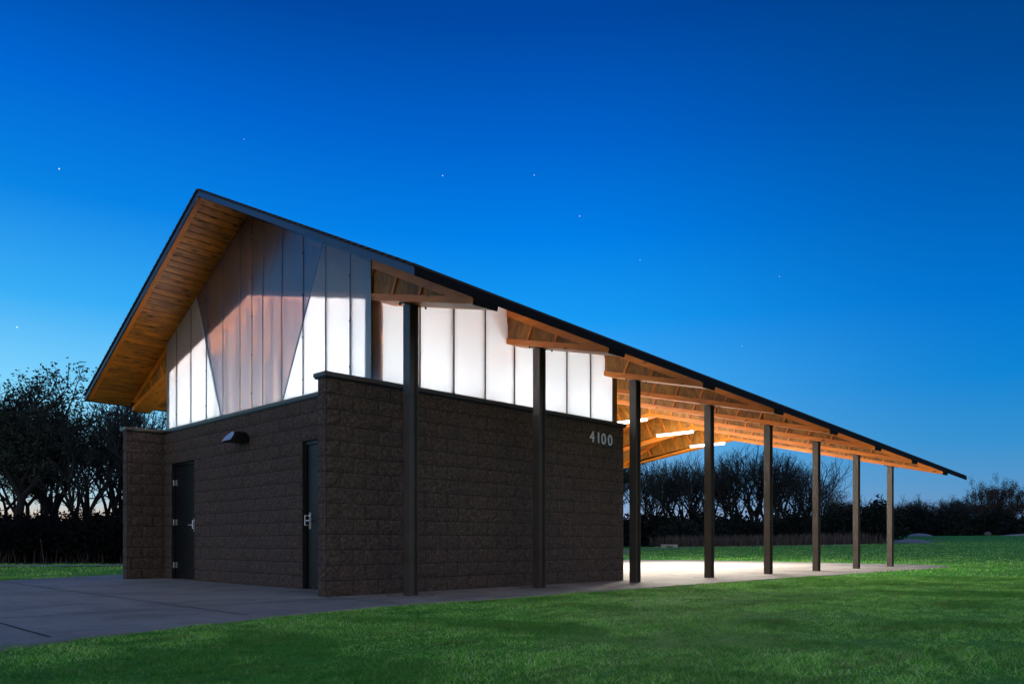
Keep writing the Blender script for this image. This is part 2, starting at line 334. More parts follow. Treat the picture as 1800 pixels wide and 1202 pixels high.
for X in (6.3, 9.76, 12.2, 14.64, 17.08): joint(X, -1.1, X, 11.5)
for Y in (3.3, 6.6): joint(5.5, Y, 20, Y)
joint(-.95, -1.1, -.95, .5); joint(-4.6, -2.0, -4.6, 8); joint(-2.78, -1.4, -2.78, 8.4); joint(-16, .2, -1, .2); joint(-16, 4.2, -.3, 4.2); joint(2.4, -1.1, 2.4, .5)
tag(m.build('slab_joint', M['joint']), 'dark control joints across the concrete slab', 'joint', kind='structure')

# ---------------------------------------------------------------- the shelter
sh = empty('park_shelter', (2, 3.5, 0), label='dark brown block park shelter with a long sloping gable roof on steel columns', cat='building')
OFF = Vector((2, 3.5, 0))
_build = MB.build
def P(mb, name, mat, parent=sh, **k):      # build a part in world coordinates and parent it in place
    o = mb.build(name, mat, None, **k)
    o.parent = parent; mw = parent_world(parent); o.location = Vector(o.location) - mw; return o
def parent_world(o):
    v = Vector((0, 0, 0))
    while o is not None: v += Vector(o.location); o = o.parent
    return v
XR0, XR1, YE, YL = -1.05, 19.05, -1.40, 9.20
ridge = lambda X: (4.0+.058*X, 6.10-.0255*X)
def ztop(X, Y):
    ry, rz = ridge(X); return rz - (.4645*(ry-Y) if Y < ry else .473*(Y-ry))
TH_ = .090
zsof = lambda X, Y: ztop(X, Y) - TH_
# roof deck: two sloping slabs, shingles in lapped courses, fascia, soffit boards at the front overhang
XE = lambda t, side: 18.35+.70*t if side == 0 else 18.35-.95*t
def plane_pts(X, t, side):
    if X > 15: X = X-XR1+XE(t, side)
    ry, rz = ridge(X); Y = ry + (YE-ry)*t if side == 0 else ry + (YL+.03*(X-XR0)-ry)*t
    return Vector((X, Y, ztop(X, Y)))
roof = MB()
for side in (0, 1):
    for t0, t1 in ((0, 1),):
        q = [plane_pts(XR0+.03, t0, side), plane_pts(XR1-.03, t0, side), plane_pts(XR1-.03, t1, side), plane_pts(XR0+.03, t1, side)]
        roof.hexa([p-Vector((0, 0, .027)) for p in q], [p-Vector((0, 0, TH_)) for p in q])
roof_o = P(roof, 'roof', M['ply'])
sg = MB(); NC = 40
for side in (0, 1):
    for i in range(NC):
        t0 = max(0, i/NC-.006); t1 = (i+1)/NC
        q = [plane_pts(XR0-.02, t0, side), plane_pts(XR1+.02, t0, side), plane_pts(XR1+.02, t1*1.002, side), plane_pts(XR0-.02, t1*1.002, side)]
        up = Vector((0, 0, 1)); dz = [0, 0, .016, .016]
        j = random.uniform(-.006, .006)
        sg.hexa([p+up*(d-.026) for p, d in zip(q, dz)], [p+up*(d) for p, d in zip(q, dz)])
sg.prism([(-.0, 0)]*0 or [(0, 0), (1, 0), (0, 1)], 0, 0.0001) if False else None
P(sg, 'shingles', M['shingle'], roof_o)
# rake and eave fascias
def slant(mb, A, B, h, n, t):              # board from A to B (top edge), h deep, t thick towards n
    A, B, n = Vector(A), Vector(B), Vector(n)*t; dn = Vector((0, 0, -h))
    mb.hexa([A, B, B+dn, A+dn], [A+n, B+n, B+dn+n, A+dn+n])
up = Vector((0, 0, -.024))
for side in (0, 1):
    f = MB(); slant(f, plane_pts(XR0, 0, side)+up, plane_pts(XR0, 1, side)+up, .088, (1, 0, 0), .028); P(f, 'rake_fascia', M['fascia'], roof_o)
    f = MB(); slant(f, plane_pts(XR1, 0, side)+up, plane_pts(XR1, 1, side)+up, .08, (-1, 0, 0), .028); P(f, 'rake_fascia', M['fascia'], roof_o)
    e0, e1 = plane_pts(XR0, 1, side)+up, plane_pts(XR1, 1, side)+up
    f = MB(); slant(f, e0, e1, .094, (0, -1 if side == 0 else 1, 0), .022); P(f, 'eave_fascia', M['endcap'], roof_o)
    # pale strip board just inside the rake
    f = MB(); A, B = plane_pts(XR0+.031, 0.004, side), plane_pts(XR0+.031, .992, side)
    dv = Vector((0, 0, -TH_-.002)); f.hexa([A+dv, B+dv, B+dv+Vector((.075, 0, 0)), A+dv+Vector((.075, 0, 0))], [v+Vector((0, 0, -.018)) for v in (A+dv, B+dv, B+dv+Vector((.075, 0, 0)), A+dv+Vector((.075, 0, 0)))])
    P(f, 'trim_board', M['fir'], roof_o, origin=tuple(A))
    # tongue and groove soffit boards, laid parallel to the ridge
    nb = 40
    sb = MB()
    for i in range(nb):
        t0, t1 = i/nb, (i+1)/nb
        g = .0022
        x0, x1 = XR0+.106, 18.9 if False else 2.6
        q = [plane_pts(x0, t0+g, side), plane_pts(x1, t0+g, side), plane_pts(x1, t1-g, side), plane_pts(x0, t1-g, side)]
        j = random.uniform(0, .003); d1 = Vector((0, 0, -TH_-.002)); d2 = Vector((0, 0, -TH_-.012-j))
        b_ = MB(); b_.hexa([p+d1 for p in q], [p+d2 for p in q])
        sb.add(b_.v, b_.f)
    so = P(sb, 'soffit_boards', M['soffit'], roof_o)
# deck underside inside the pavilion: plywood panels between the frames
# per-board tone comes from a noise that is constant along the board
def board_tone():
    m = NT('cedar_soffit'); g = m('ShaderNodeTexCoord').outputs['Object']; geo = m('ShaderNodeNewGeometry')
    rnd = geo.outputs['Random Per Island']
    off = m('ShaderNodeCombineXYZ', {0: m('ShaderNodeMath', {0: rnd, 1: 50.}, operation='MULTIPLY').outputs[0], 1: m('ShaderNodeMath', {0: rnd, 1: 23.}, operation='MULTIPLY').outputs[0]}).outputs[0]
    a = m('ShaderNodeVectorMath', {0: g, 1: off}, operation='ADD').outputs[0]
    n = m.noise(m('ShaderNodeMapping', {0: a, 3: (1.3, 26, 26)}).outputs[0], 1, 6, .6, 1.4)
    c = m.ramp(n, [(.28, (.56, .135, .005)), (.72, (.98, .36, .020))])
    k = m('ShaderNodeTexVoronoi', {'Vector': m('ShaderNodeMapping', {0: a, 3: (3.2, 9, 9)}).outputs[0], 'Scale': 1.}).outputs['Distance']
    c = m.mix(m.ramp(k, [(.10, (.95,)*3), (.30, (0, 0, 0))]), c, (.035, .010, .003))
    c = m.mix(m.ramp(m.noise(m('ShaderNodeMapping', {0: a, 3: (2.2, 5, 5)}).outputs[0], 1.2, 4, .6), [(.45, (0, 0, 0)), (.7, (.7,)*3)]), c, (.10, .030, .006))
    c = m.mix(m.ramp(rnd, [(0, (.5,)*3), (1, (0, 0, 0))]), c, (.26, .085, .016))
    m.bsdf(Base_Color=c, Roughness=.34, Normal=m.bump(n, .25, .003)); return m.m
bt = board_tone()
for o in roof_o.children:
    if o.name.startswith('soffit_boards'): o.data.materials[0] = bt

# frames
SP = 2.44; YT, YTL = -1.40, 9.10
zt_r = lambda X: 3.412-.053*X
def zbot(X, Y):
    YTL = 9.10+.03*max(X, 0); ry, _ = ridge(X); zk = zt_r(X)+.237*(ry-YT)
    return zt_r(X)+.237*(Y-YT) if Y <= ry else zk+(3.40-zk)*(Y-ry)/(YTL-ry)
CH, TC = .092, .115
def frame(i):
    YTL = 9.10+.03*i*SP
    X0, X1 = (i*SP-.10, i*SP+.24) if i else (-.185, .19); Xm = i*SP
    ry, _ = ridge(Xm); par = empty('roof_frame', (Xm, ry, 0), parent=sh); par.location = Vector((Xm, ry, 0))-OFF
    zt = lambda Y: zsof(Xm, Y)-.004
    zb = lambda Y: zbot(Xm, Y)
    # tips are cut square to the slope
    def q(ya, yb, lo, hi, x0=X0, x1=X1):
        a = [(x0, ya, lo(ya)), (x0, yb, lo(yb)), (x0, yb, hi(yb)), (x0, ya, hi(ya))]
        return a, [(x1, y, z) for _, y, z in a]
    for side in (0, 1):
        sgn = 1 if side == 0 else -1; ye = YT if side == 0 else YTL
        cut = sgn*.045                     # the top of the cut leans inward... towards the ridge is positive
        # bottom chord
        b = MB(); ya = ye+sgn*.02
        a = [(X0, ya, zb(ya)), (X0, ry, zb(ry)), (X0, ry, zb(ry)+CH), (X0, ya, zb(ya)+min(CH, zt(ya)-zb(ya)-.006))]
        b.hexa(a, [(X1, y, z) for _, y, z in a]); P(b, 'bottom_chord', M['fir'], par, bevel=.004)
        # underside plank
        # top chord
        ys = ye+sgn*.30
        b = MB(); a = [(X0+.002, ys, zt(ys)-TC), (X0+.002, ry, zt(ry)-TC), (X0+.002, ry, zt(ry)), (X0+.002, ys, zt(ys))]
        b.hexa(a, [(X1-.002, y, z) for _, y, z in a])
        P(b, 'top_chord', M['fir'], par, bevel=.004)
        b = MB(); lo = lambda y: zb(y)+min(CH, zt(ye+sgn*.02)-zb(ye+sgn*.02)-.006)*1.0+.001
        y0 = ye+sgn*.021; y1 = ye+sgn*.299
        # tail block joining both chords near the tip
        lo0 = zb(y0)+min(CH, zt(y0)-zb(y0)-.006)+.001
        a = [(X0+.001, y0, max(lo0, zt(y0)-.03)), (X0+.001, y1, zb(y1)+CH*.96), (X0+.001, y1, zt(y1)), (X0+.001, y0, zt(y0)+.0)]
        b.hexa(a, [(X1-.001, y, z) for _, y, z in a]); P(b, 'tail_block', M['fir'], par)
        # dark end cap across the cut end
        b = MB(); yc = ye-sgn*.0
        a = [(X0-.002, ye+sgn*.019, zb(ye)-.004), (X1+.004, ye+sgn*.019, zb(ye)-.004), (X1+.004, ye+sgn*(.019-.028), zt(ye)+.004), (X0-.002, ye+sgn*(.019-.028), zt(ye)+.004)]
        n_ = Vector((0, -sgn*.016, 0)); b.hexa(a, [tuple(Vector(v)+n_) for v in a]); P(b, 'end_cap', M['endcap'], par)
        # plywood web
        b = MB(); hi = lambda y: zt(y)-TC-.0005; l2 = lambda y: zb(y)+CH+.0005
        yv = ye+sgn*.30
        while hi(yv)-l2(yv) < .012: yv += sgn*.02
        a, c = q(yv, ry, l2, hi, X0+.035, X1-.035); b.hexa(a, c); P(b, 'plywood_web', M['ply'], par)
        # stiffeners square to the roof slope
        slope = .4645 if side == 0 else .473
        k = 0; y = ye+sgn*1.02
        while (ry-y)*sgn > .25:
            # line from bottom chord top at (y, l2) going up, leaning towards the ridge... perpendicular to the slope
            zb0 = l2(y); yy = y; h = hi(y)-zb0
            for _ in range(12): yy = y - sgn*slope*(hi(yy)-zb0)
            ytop = yy
            w = .021
            a = [(X0+.012, y-w, l2(y-w)), (X0+.012, y+w, l2(y+w)), (X0+.012, ytop+w, hi(ytop+w)), (X0+.012, ytop-w, hi(ytop-w))]
            if abs(ytop-ry) < 1.3 and (ry-ytop)*sgn < .05: break
            b = MB(); b.hexa(a, [(X1-.012, yq, zq) for _, yq, zq in a]); P(b, 'stiffener', M['fir_deep'], par, bevel=.002)
            y += sgn*.55
    b = MB(); b.box(X0+.010, X1-.010, ry-.03, ry+.03, zb(ry)+CH+.001, zt(ry)-TC-.02); P(b, 'king_post', M['fir'], par)
for i in range(8): frame(i)

# columns: rolled steel sections, cap plates and bolts
def column(X, Y, zt):
    c = empty('column', parent=sh); c.location = Vector((X, Y, 0))-OFF
    w, d, t = .070, .070, .011
    b = MB(); h = zt-.012
    b.box(-d, -d+t, -w, w, 0, h); b.box(d-t, d, -w, w, 0, h); b.box(-d+t, d-t, -.020, .020, 0, h)
    o = b.build('post', M['steel'], c, bevel=.0025)
    b = MB(); b.prism([(-.10, -.085), (.10, -.085), (.10, .085), (-.10, .085)], -.006, .006, ax=2)
    o = b.build('cap_plate', M['darkmetal'], c, loc=(0, 0, zt-.008)); sl = (zbot(X, Y+.1)-zbot(X, Y-.1))/.2; o.rotation_euler = (math.atan(sl), 0, 0)
    for dx, dy in ((-.075, -.13), (-.075, .13), (.14, -.13), (.14, .13)):
        q = MB(); q.cyl((0, 0, -.022), (0, 0, .01), .014, n=6); q.build('bolt', M['black'], c, loc=(dx, dy, zt+sl*dy-.004))
    b = MB()                       # round isolation joint in the slab
    for k in range(40):
        a0, a1 = 2*math.pi*k/40, 2*math.pi*(k+1)/40
        b.add([(.30*math.cos(a0), .30*math.sin(a0), .006), (.30*math.cos(a1), .30*math.sin(a1), .006), (.282*math.cos(a1), .282*math.sin(a1), .006), (.282*math.cos(a0), .282*math.sin(a0), .006)], [(0, 1, 2, 3)])
    b.build('base_joint', M['joint'], c)
for i in range(8):
    X = i*SP
    column(X, 0, zbot(X, 0)-.004)
    if i >= 3: column(X, 8.70, zbot(X, 8.70)-.004)

# masonry
def block_face(mb, O, U, Nn, width, height, skip=[], course=.2, bl=.4, start=0):
    # rock-faced blocks: O origin, U unit along, Nn outward; skip = openings (u0,u1,h)
    O, U, Nn = Vector(O), Vector(U), Vector(Nn); Z = Vector((0, 0, 1)); nc = round(height/course); ch = height/nc
    rows = []
    for r in range(nc):
        x = -bl/2 if (r+start) % 2 else 0.0
        z0, z1 = r*ch+.0055, (r+1)*ch-.0055
        while x < width-1e-4:
            a, b = max(x, 0)+.0055, min(x+bl, width)-.0055; x += bl
            segs = [(a, b)]
            for (s0, s1, sh_) in skip:
                if r*ch < sh_-.02:
                    ns = []
                    for (p, q) in segs:
                        if q <= s0 or p >= s1: ns.append((p, q))
                        else:
                            if p < s0-.02: ns.append((p, s0))
                            if q > s1+.02: ns.append((s1, q))
                    segs = ns
            for (p, q) in segs:
                if q-p < .02: continue
                nu = max(2, int((q-p)/.05)); nv = 4; vs = []; base = random.uniform(.008, .024)
                for j in range(nv+1):
                    for i in range(nu+1):
                        u = p+(q-p)*i/nu; z = z0+(z1-z0)*j/nv; eg = (i in (0, nu)) or (j in (0, nv))
                        d = 0.004 if eg else base+random.uniform(-.006, .008)
                        vs.append(O+U*u+Z*z+Nn*d)
                k = len(vs)
                fs = [(j*(nu+1)+i, j*(nu+1)+i+1, (j+1)*(nu+1)+i+1, (j+1)*(nu+1)+i) for j in range(nv) for i in range(nu)]
                # skirt back to the mortar
                rim = [i for i in range(nu+1)] + [j*(nu+1)+nu for j in range(1, nv+1)] + [nv*(nu+1)+i for i in range(nu-1, -1, -1)] + [j*(nu+1) for j in range(nv-1, 0, -1)]
                for a_ in rim: vs.append(vs[a_]-Nn*.012)
                for i_, a_ in enumerate(rim):
                    fs.append((a_, k+i_, k+(i_+1) % len(rim), rim[(i_+1) % len(rim)]))
                mb.add(vs, fs)
WH = 2.76; YW, XG, YI, YO_, XB = .56, -.22, 7.32, 7.52, 5.30
def wall(core, faces):
    c = MB(); 
    for bx in core: c.box(*bx)
    o = P(c, 'masonry_wall', M['mortar'])
    b = MB()
    for f in faces: block_face(b, *f[0], **f[1])
    P(b, 'blocks', M['block'], o)
    return o
wall([(-.9, XB, YW, YW+.19, 0, WH)], [(((-.9, YW, 0), (1, 0, 0), (0, -1, 0), XB+.9, WH), {}), (((-.9, YW+.19, 0), (0, -1, 0), (-1, 0, 0), .19, WH), {'start': 1, 'bl': .4}), (((XG, YW+.19, 0), (-1, 0, 0), (0, 1, 0), .9+XG, WH), {}), (((XB, YW, 0), (0, 1, 0), (1, 0, 0), .19, WH), {})])
D1 = (5.966, 6.966); D2 = (1.27, 2.272); DH = 2.16
gy0, gy1 = YW+.19, YI
core = [(XG, XG+.19, gy0+.0005, D2[0], 0, WH), (XG, XG+.19, D2[1], D1[0], 0, WH), (XG, XG+.19, D1[1], gy1, 0, WH), (XG, XG+.19, D2[0], D2[1], DH, WH), (XG, XG+.19, D1[0], D1[1], DH, WH)]
wall(core, [(((XG, gy1, 0), (0, -1, 0), (-1, 0, 0), gy1-gy0, WH), {'skip': [(gy1-D1[1], gy1-D1[0], DH), (gy1-D2[1], gy1-D2[0], DH)]})])
wall([(-.9, XB, YI, YO_, 0, WH)], [(((XG, YI, 0), (-1, 0, 0), (0, -1, 0), .9+XG, WH), {}), (((-.9, YO_, 0), (0, -1, 0), (-1, 0, 0), YO_-YI, WH), {'start': 1}), (((XB, YO_, 0), (-1, 0, 0), (0, 1, 0), XB+.9, WH), {})])
wall([(XB-.19, XB, YW+.1905, YI-.0005, 0, WH)], [(((XB, YW+.19, 0), (0, 1, 0), (1, 0, 0), YI-YW-.19, WH), {})])
def coping(x0, x1, y0, y1):
    b = MB(); b.box(x0, x1, y0, y1, WH+.012, WH+.066); o = P(b, 'coping', M['coping'], bevel=.004)
    b = MB(); b.box(x0+.014, x1-.014, y0+.014, y1-.014, WH-.006, WH+.0115); P(b, 'drip_edge', M['darkmetal'], o)
coping(-.945, XB+.04, YW-.045, YW+.235); coping(-.945, XB+.04, YI-.045, YO_+.045)
coping(XG-.035, XG+.235, YW+.2355, YI-.0455); coping(XB-.235, XB+.042, YW+.2355, YI-.0455)
b = MB()                                      # seams in the coping
for X in (-.35, 1.2, 3.4): b.box(X-.02, X+.02, YW-.048, YW-.0455, WH+.008, WH+.068)
P(b, 'coping_seam', M['coping'])

# doors
def door(y0, y1, hinge_hi):
    c = empty('door', parent=sh); c.location = Vector((XG, (y0+y1)/2, 0))-OFF; w = (y1-y0)/2
    f = MB(); f.box(.03, .15, -w, -w+.05, 0, DH); f.box(.03, .15, w-.05, w, 0, DH); f.box(.03, .15, -w+.0505, w-.0505, DH-.05, DH-.001); f.build('door_frame', M['darkmetal'], c, bevel=.003)
    f = MB(); f.box(.055, .10, -w+.052, w-.052, .012, DH-.053); leaf = f.build('door_leaf', M['darkmetal'], c, bevel=.002)
    s = 1 if hinge_hi else -1
    for z in (.26, 1.06, 1.80):
        h = MB(); h.cyl((.012, s*(w-.05), z-.055), (.012, s*(w-.05), z+.055), .010, n=8); h.box(.016, .03, s*(w-.05)-.001 if s > 0 else s*(w-.05), (s*(w-.05)+.035) if s > 0 else (s*(w-.05)+.001), z-.055, z+.055)
        h.box(.045, .0545, min(s*(w-.053), s*(w-.12)), max(s*(w-.053), s*(w-.12)), z-.055, z+.055)
        h.build('hinge', M['hinge'], c)
    hy = -s*(w-.125)
    p = MB(); p.box(.046, .0545, hy-.03, hy+.03, .88, 1.12); o = p.build('lock_plate', M['hinge'], c, bevel=.002)
    p = MB(); p.cyl((.05, hy, 1.0), (-.012, hy, 1.0), .012, n=10); p.cyl((-.010, hy, 1.0), (-.014, hy+s*.11, 1.0), .008, .006, n=10); p.cyl((.05, hy, 1.075), (.035, hy, 1.075), .017, n=12)
    p.build('lever_handle', M['chrome'], c)
    p = MB(); p.box(-.010, .030, hy-.052, hy-.044, .92, 1.06) if False else p.cyl((-.005, hy-s*.052, .93), (-.005, hy-s*.052, 1.08), .008, n=8); p.cyl((-.005, hy-s*.052, .935), (.05, hy-s*.052, .935), .007, n=8); p.cyl((-.005, hy-s*.052, 1.075), (.05, hy-s*.052, 1.075), .007, n=8); p.build('pull_bar', M['chrome'], c)
door(*D1, True); door(*D2, False)

# glazing of the gable and the sides
GX, GZ = -.20, WH+.068
ry0, rz0 = ridge(GX)
gtop = lambda Y: zsof(GX, Y)-.016
YA, YB = .60, 7.26
seams = [YA+.004, 1.074, 1.685, 2.295, 2.909, 3.503, 3.858, 4.268, 4.886, 5.524, 6.158, 6.782, YB-.004]
V1 = ((5.93, gtop(5.93)), (4.97, GZ)); V2 = ((1.74, gtop(1.74)), (2.884, GZ))
vy1 = lambda z: V1[1][0]+(V1[0][0]-V1[1][0])*(z-GZ)/(V1[0][1]-GZ)
vy2 = lambda z: V2[1][0]+(V2[0][0]-V2[1][0])*(z-GZ)/(V2[0][1]-GZ)
gf = MB()
frame_o = None
def clip(poly, f):              # keep f(p) >= 0
    out = []
    for i in range(len(poly)):
        a, b = poly[i], poly[(i+1) % len(poly)]; fa, fb = f(a), f(b)
        if fa >= 0: out.append(a)
        if (fa >= 0) != (fb >= 0):
            t = fa/(fa-fb); out.append((a[0]+(b[0]-a[0])*t, a[1]+(b[1]-a[1])*t))
    return out
inside1 = lambda p: vy1(p[1])-p[0]-.012
inside2 = lambda p: p[0]-vy2(p[1])-.012
# frame: seam battens, diagonals and edge channel just behind the sheet
def bar(mb, p, q, w, x0, x1):
    p, q = Vector(p), Vector(q); t = (q-p).normalized(); n = Vector((-t.y, t.x))*w/2
    a = [p-n, q-n, q+n, p+n]; mb.hexa([(x0, v.x, v.y) for v in a], [(x1, v.x, v.y) for v in a])
bar(gf, (YA+.012, GZ+.02), (YA+.012, gtop(YA+.012)-.015), .024, GX+.012, GX+.036); bar(gf, (YB-.012, GZ+.02), (YB-.012, gtop(YB-.012)-.015), .024, GX+.012, GX+.036)
bar(gf, (YA+.03, GZ+.012), (YB-.03, GZ+.012), .022, GX+.012, GX+.036)
bar(gf, (YA+.03, gtop(YA+.03)-.02), (ry0-.03, gtop(ry0-.03)-.02), .025, GX+.012, GX+.036); bar(gf, (YB-.03, gtop(YB-.03)-.02), (ry0+.03, gtop(ry0+.03)-.02), .025, GX+.012, GX+.036)
gable_o = P(gf, 'gable_glazing', M['trim'])
db = MB(); bar(db, (V1[0][0]-.01, V1[0][1]-.03), (V1[1][0], GZ+.025), .05, GX+.010, GX+.034); P(db, 'diagonal_brace', M['trim'], gable_o)
db = MB(); bar(db, (V2[0][0]+.01, V2[0][1]-.03), (V2[1][0], GZ+.025), .05, GX+.010, GX+.034); P(db, 'diagonal_brace', M['trim'], gable_o)
for i, (a, b_) in enumerate(zip(seams, seams[1:])):
    pts = [(a+.002, GZ), (b_-.002, GZ), (b_-.002, gtop(b_-.002))]
    if a < ry0 < b_: pts.append((ry0, gtop(ry0)))
    pts.append((a+.002, gtop(a+.002)))
    cl = clip(clip(pts, inside1), inside2)
    if len(cl) >= 3:
        k = MB(); k.prism(cl, GX+.001, GX+.008); P(k, 'clear_panel', M['clear'], gable_o)
    for g in ((lambda p: -(vy1(p[1])-p[0])-.012), (lambda p: -(p[0]-vy2(p[1]))-.012)):
        o_ = clip(pts, g)
        if len(o_) >= 3:
            k = MB(); k.prism(o_, GX, GX+.008); P(k, 'opal_panel', M['poly'], gable_o)
for y in seams[1:-1]:
    k = MB(); bar(k, (y, GZ+.025), (y, gtop(y)-.035), .018, GX-.006, GX-.001); P(k, 'seam_cover', M['trim'], gable_o)
    z = GZ+.25; k = MB(); any_ = False
    while z < gtop(y)-.2:
        k.cyl((GX-.014, y, z), (GX-.006, y, z), .012, n=6); any_ = True; z += .62
    if y in (1.074, 2.295, 3.858, 5.524, 6.782) and any_: P(k, 'screws', M['black'], gable_o)
# timber studs behind the clear sheet (seen through it)
for y in (3.2, 3.62, 4.05, 4.45, 4.83, 2.9, 5.2):
    k = MB(); k.box(GX+.22, GX+.30, y-.045, y+.045, GZ, zbot(0, y)+.05); P(k, 'stud', M['fir_pale'], gable_o)
for y in (1.074, 1.685, 2.295, 5.524, 6.158, 6.782):
    k = MB(); k.box(GX+.012, GX+.075, y-.02, y+.02, GZ+.03, gtop(y)-.25); P(k, 'stud', M['stud'], gable_o)
def side_glazing(Y, s):            # long sides; s=-1 faces -Y
    xs = [.0]+[.633+.628*i for i in range(7)]+[5.02]
    zt = lambda X: (zsof(X, Y)-.012)
    f = MB(); th = .008*s
    f.box(-.19, -.006, min(Y-.03*s, Y-.13*s) if s < 0 else Y-.13, (Y+.13) if s < 0 else Y-.03, GZ, zt(0)-.01)
    fo = P(f, 'side_glazing', M['stud']); f = MB()
    f.box(5.03, 5.17, min(Y-.004*s, Y-.13*s), max(Y-.004*s, Y-.13*s), GZ, zt(5.1)-.01); P(f, 'end_post', M['stud'], fo)
    k = MB(); k.hexa([(-.185, Y, GZ), (-.006, Y, GZ), (-.006, Y, zt(.0)), (-.185, Y, zt(-.18))], [(-.185, Y-th, GZ), (-.006, Y-th, GZ), (-.006, Y-th, zt(.0)), (-.185, Y-th, zt(-.18))]); P(k, 'corner_panel', M['clear'], fo)
    for a, b_ in zip(xs, xs[1:]):
        k = MB(); a1, b1 = a+.002, b_-.002
        k.hexa([(a1, Y, GZ), (b1, Y, GZ), (b1, Y, zt(b1)), (a1, Y, zt(a1))], [(a1, Y-th, GZ), (b1, Y-th, GZ), (b1, Y-th, zt(b1)), (a1, Y-th, zt(a1))]); P(k, 'opal_panel', M['poly'], fo)
    for i_, x in enumerate(xs[1:-1]):
        k = MB(); k.box(x-.009, x+.009, min(Y+.001*s, Y+.006*s), max(Y+.001*s, Y+.006*s), GZ+.01, zt(x)-.02); P(k, 'seam_cover', M['trim'], fo)
        k = MB(); k.box(x-.016, x+.016, min(Y-.010*s, Y-.05*s), max(Y-.010*s, Y-.05*s), GZ+.01, zt(x)-.02); P(k, 'stud', M['stud'], fo)
side_glazing(.60, -1); side_glazing(7.26, 1)
k = MB(); bx = 5.12; kp = [(YA+.02, GZ), (YB-.02, GZ), (YB-.02, zsof(bx, YB)-.012), (ridge(bx)[0], zsof(bx, ridge(bx)[0])-.012), (YA+.02, zsof(bx, YA)-.012)]
k.prism(kp, bx, bx+.01); P(k, 'rear_glazing', M['poly'])
# room inside: floor finish and light-painted inner linings
k = MB(); k.box(XG+.20, XB-.20, YW+.20, YI-.01, .001, .006); P(k, 'room_floor', M['inner'])
k = MB(); k.box(XG+.192, XG+.20, YW+.22, YI-.03, .02, WH); k.box(XB-.205, XB-.192, YW+.22, YI-.03, .02, WH); k.box(XG+.22, XB-.22, YW+.192, YW+.20, .02, WH); k.box(XG+.22, XB-.22, YI-.012, YI-.004, .02, WH); P(k, 'wall_lining', M['inner'])

# ---------------------------------------------------------------- lamps
def tube(X, Y, z, label, mat, L_=1.2, group=None, name='tube_light'):
    t = empty(name, (X, Y, z), label=label, cat='light', group=group)
    b = MB(); b.prism([(-.05, .022), (.05, .022), (.065, .0), (-.065, .0)], -L_/2-.03, L_/2+.03, ax=1); b.build('housing', M['inner'], t, loc=(0, 0, .02), bevel=.003)
    b = MB(); b.cyl((0, -L_/2, 0), (0, L_/2, 0), .042, n=12); b.build('lit_tube', mat, t, loc=(0, 0, -.012), smooth=False)  # radius widened so the tube's shape takes in its bloom
    if mat is M['tube']:           # the fixture's reflector throws most of its light down
        ld = bpy.data.lights.new('tube_lamp', 'AREA'); ld.shape = 'RECTANGLE'; ld.size = .12; ld.size_y = L_; ld.energy = DOWN*(.7 if X < 9 else .82 if X < 12 else 1.05 if X < 15 else 1.55); ld.color = (1, .93, .80)
        lo = bpy.data.objects.new('tube_lamp', ld); C.objects.link(lo); lo.parent = t; lo.location = (0, 0, -.06)
    ry, _ = ridge(X)
    top = zsof(X, Y)-z-.01
    for s in (-1, 1):
        b = MB(); b.cyl((0, s*.42, .042), (0, s*.42, top), .006, n=6); b.build('hanger_rod', M['steel'], t)
    return t
G = 'tube lights hanging under the open roof'
tube(10.98, 4.62, 3.93, 'lit white tube light nearest the block wall, half behind the third column', M['tube'], group=G)
tube(13.42, 4.74, 3.86, 'lit white tube light in clear view between the third and fourth columns', M['tube'], group=G)
tube(15.86, 5.12, 3.78, 'lit white tube light furthest off, half behind the fourth column', M['tube'], group=G)
tube(7.6, 4.5, 4.0, 'lit white tube light hidden behind the block building', M['tube'], group=G)
GR = 'tube lights in the glazed room'
for X, Y, lb in ((1.9, 2.5, 'lit tube light inside the glazed room, behind the right half of the gable'), (1.9, 5.2, 'lit tube light inside the glazed room, behind the left half of the gable'), (3.7, 2.5, 'lit tube light inside the glazed room, behind the far end of the long white side'), (3.7, 5.2, 'lit tube light deep inside the glazed room, farthest corner from the doors')):
    tube(X, Y, 2.72, lb, M['tube_in'], L_=1.5, group=GR)

# wall pack on the gable wall
wl = empty('wall_lamp', (XG, 4.055, 2.30), label='unlit half-round black wall lamp with slanted glass between the two doors', cat='wall lamp')
prof = [(.175*math.cos(a), .175*math.sin(a)) for a in [math.pi*i/14 for i in range(15)]]
b = MB(); nP = len(prof); back = [(-.012, y, z) for y, z in prof]; front = [(-.33+.13*(z/.175), y, z) for y, z in prof]
b.add(back+front, [tuple(range(nP)), tuple(range(nP, 2*nP))[::-1]]+[(i, i+1, nP+i+1, nP+i) for i in range(nP-1)]+[(nP-1, 0, nP, 2*nP-1)])
b.build('hood', M['darkmetal'], wl, bevel=.004)
mm = NT('sky_tinted_glass'); mm.bsdf(Base_Color=(.22, .42, .75), Roughness=.25); M['lens'] = mm.m  # blue base colour carries the sky's reflection on the glass
b = MB(); pr = [(y*.86, .012+z*.86) for y, z in prof]; fr = [(-.337+.13*(z/.175), y, z) for y, z in pr]; b.add(fr+[(x+.004, y, z) for x, y, z in fr], [tuple(range(nP))[::-1], tuple(range(nP, 2*nP))]+[(i, i+1, nP+i+1, nP+i) for i in range(nP-1)]); b.build('lens', M['lens'], wl)
b = MB(); b.box(-.012, 0, -.15, .15, .02, .14); b.build('back_plate', M['darkmetal'], wl)

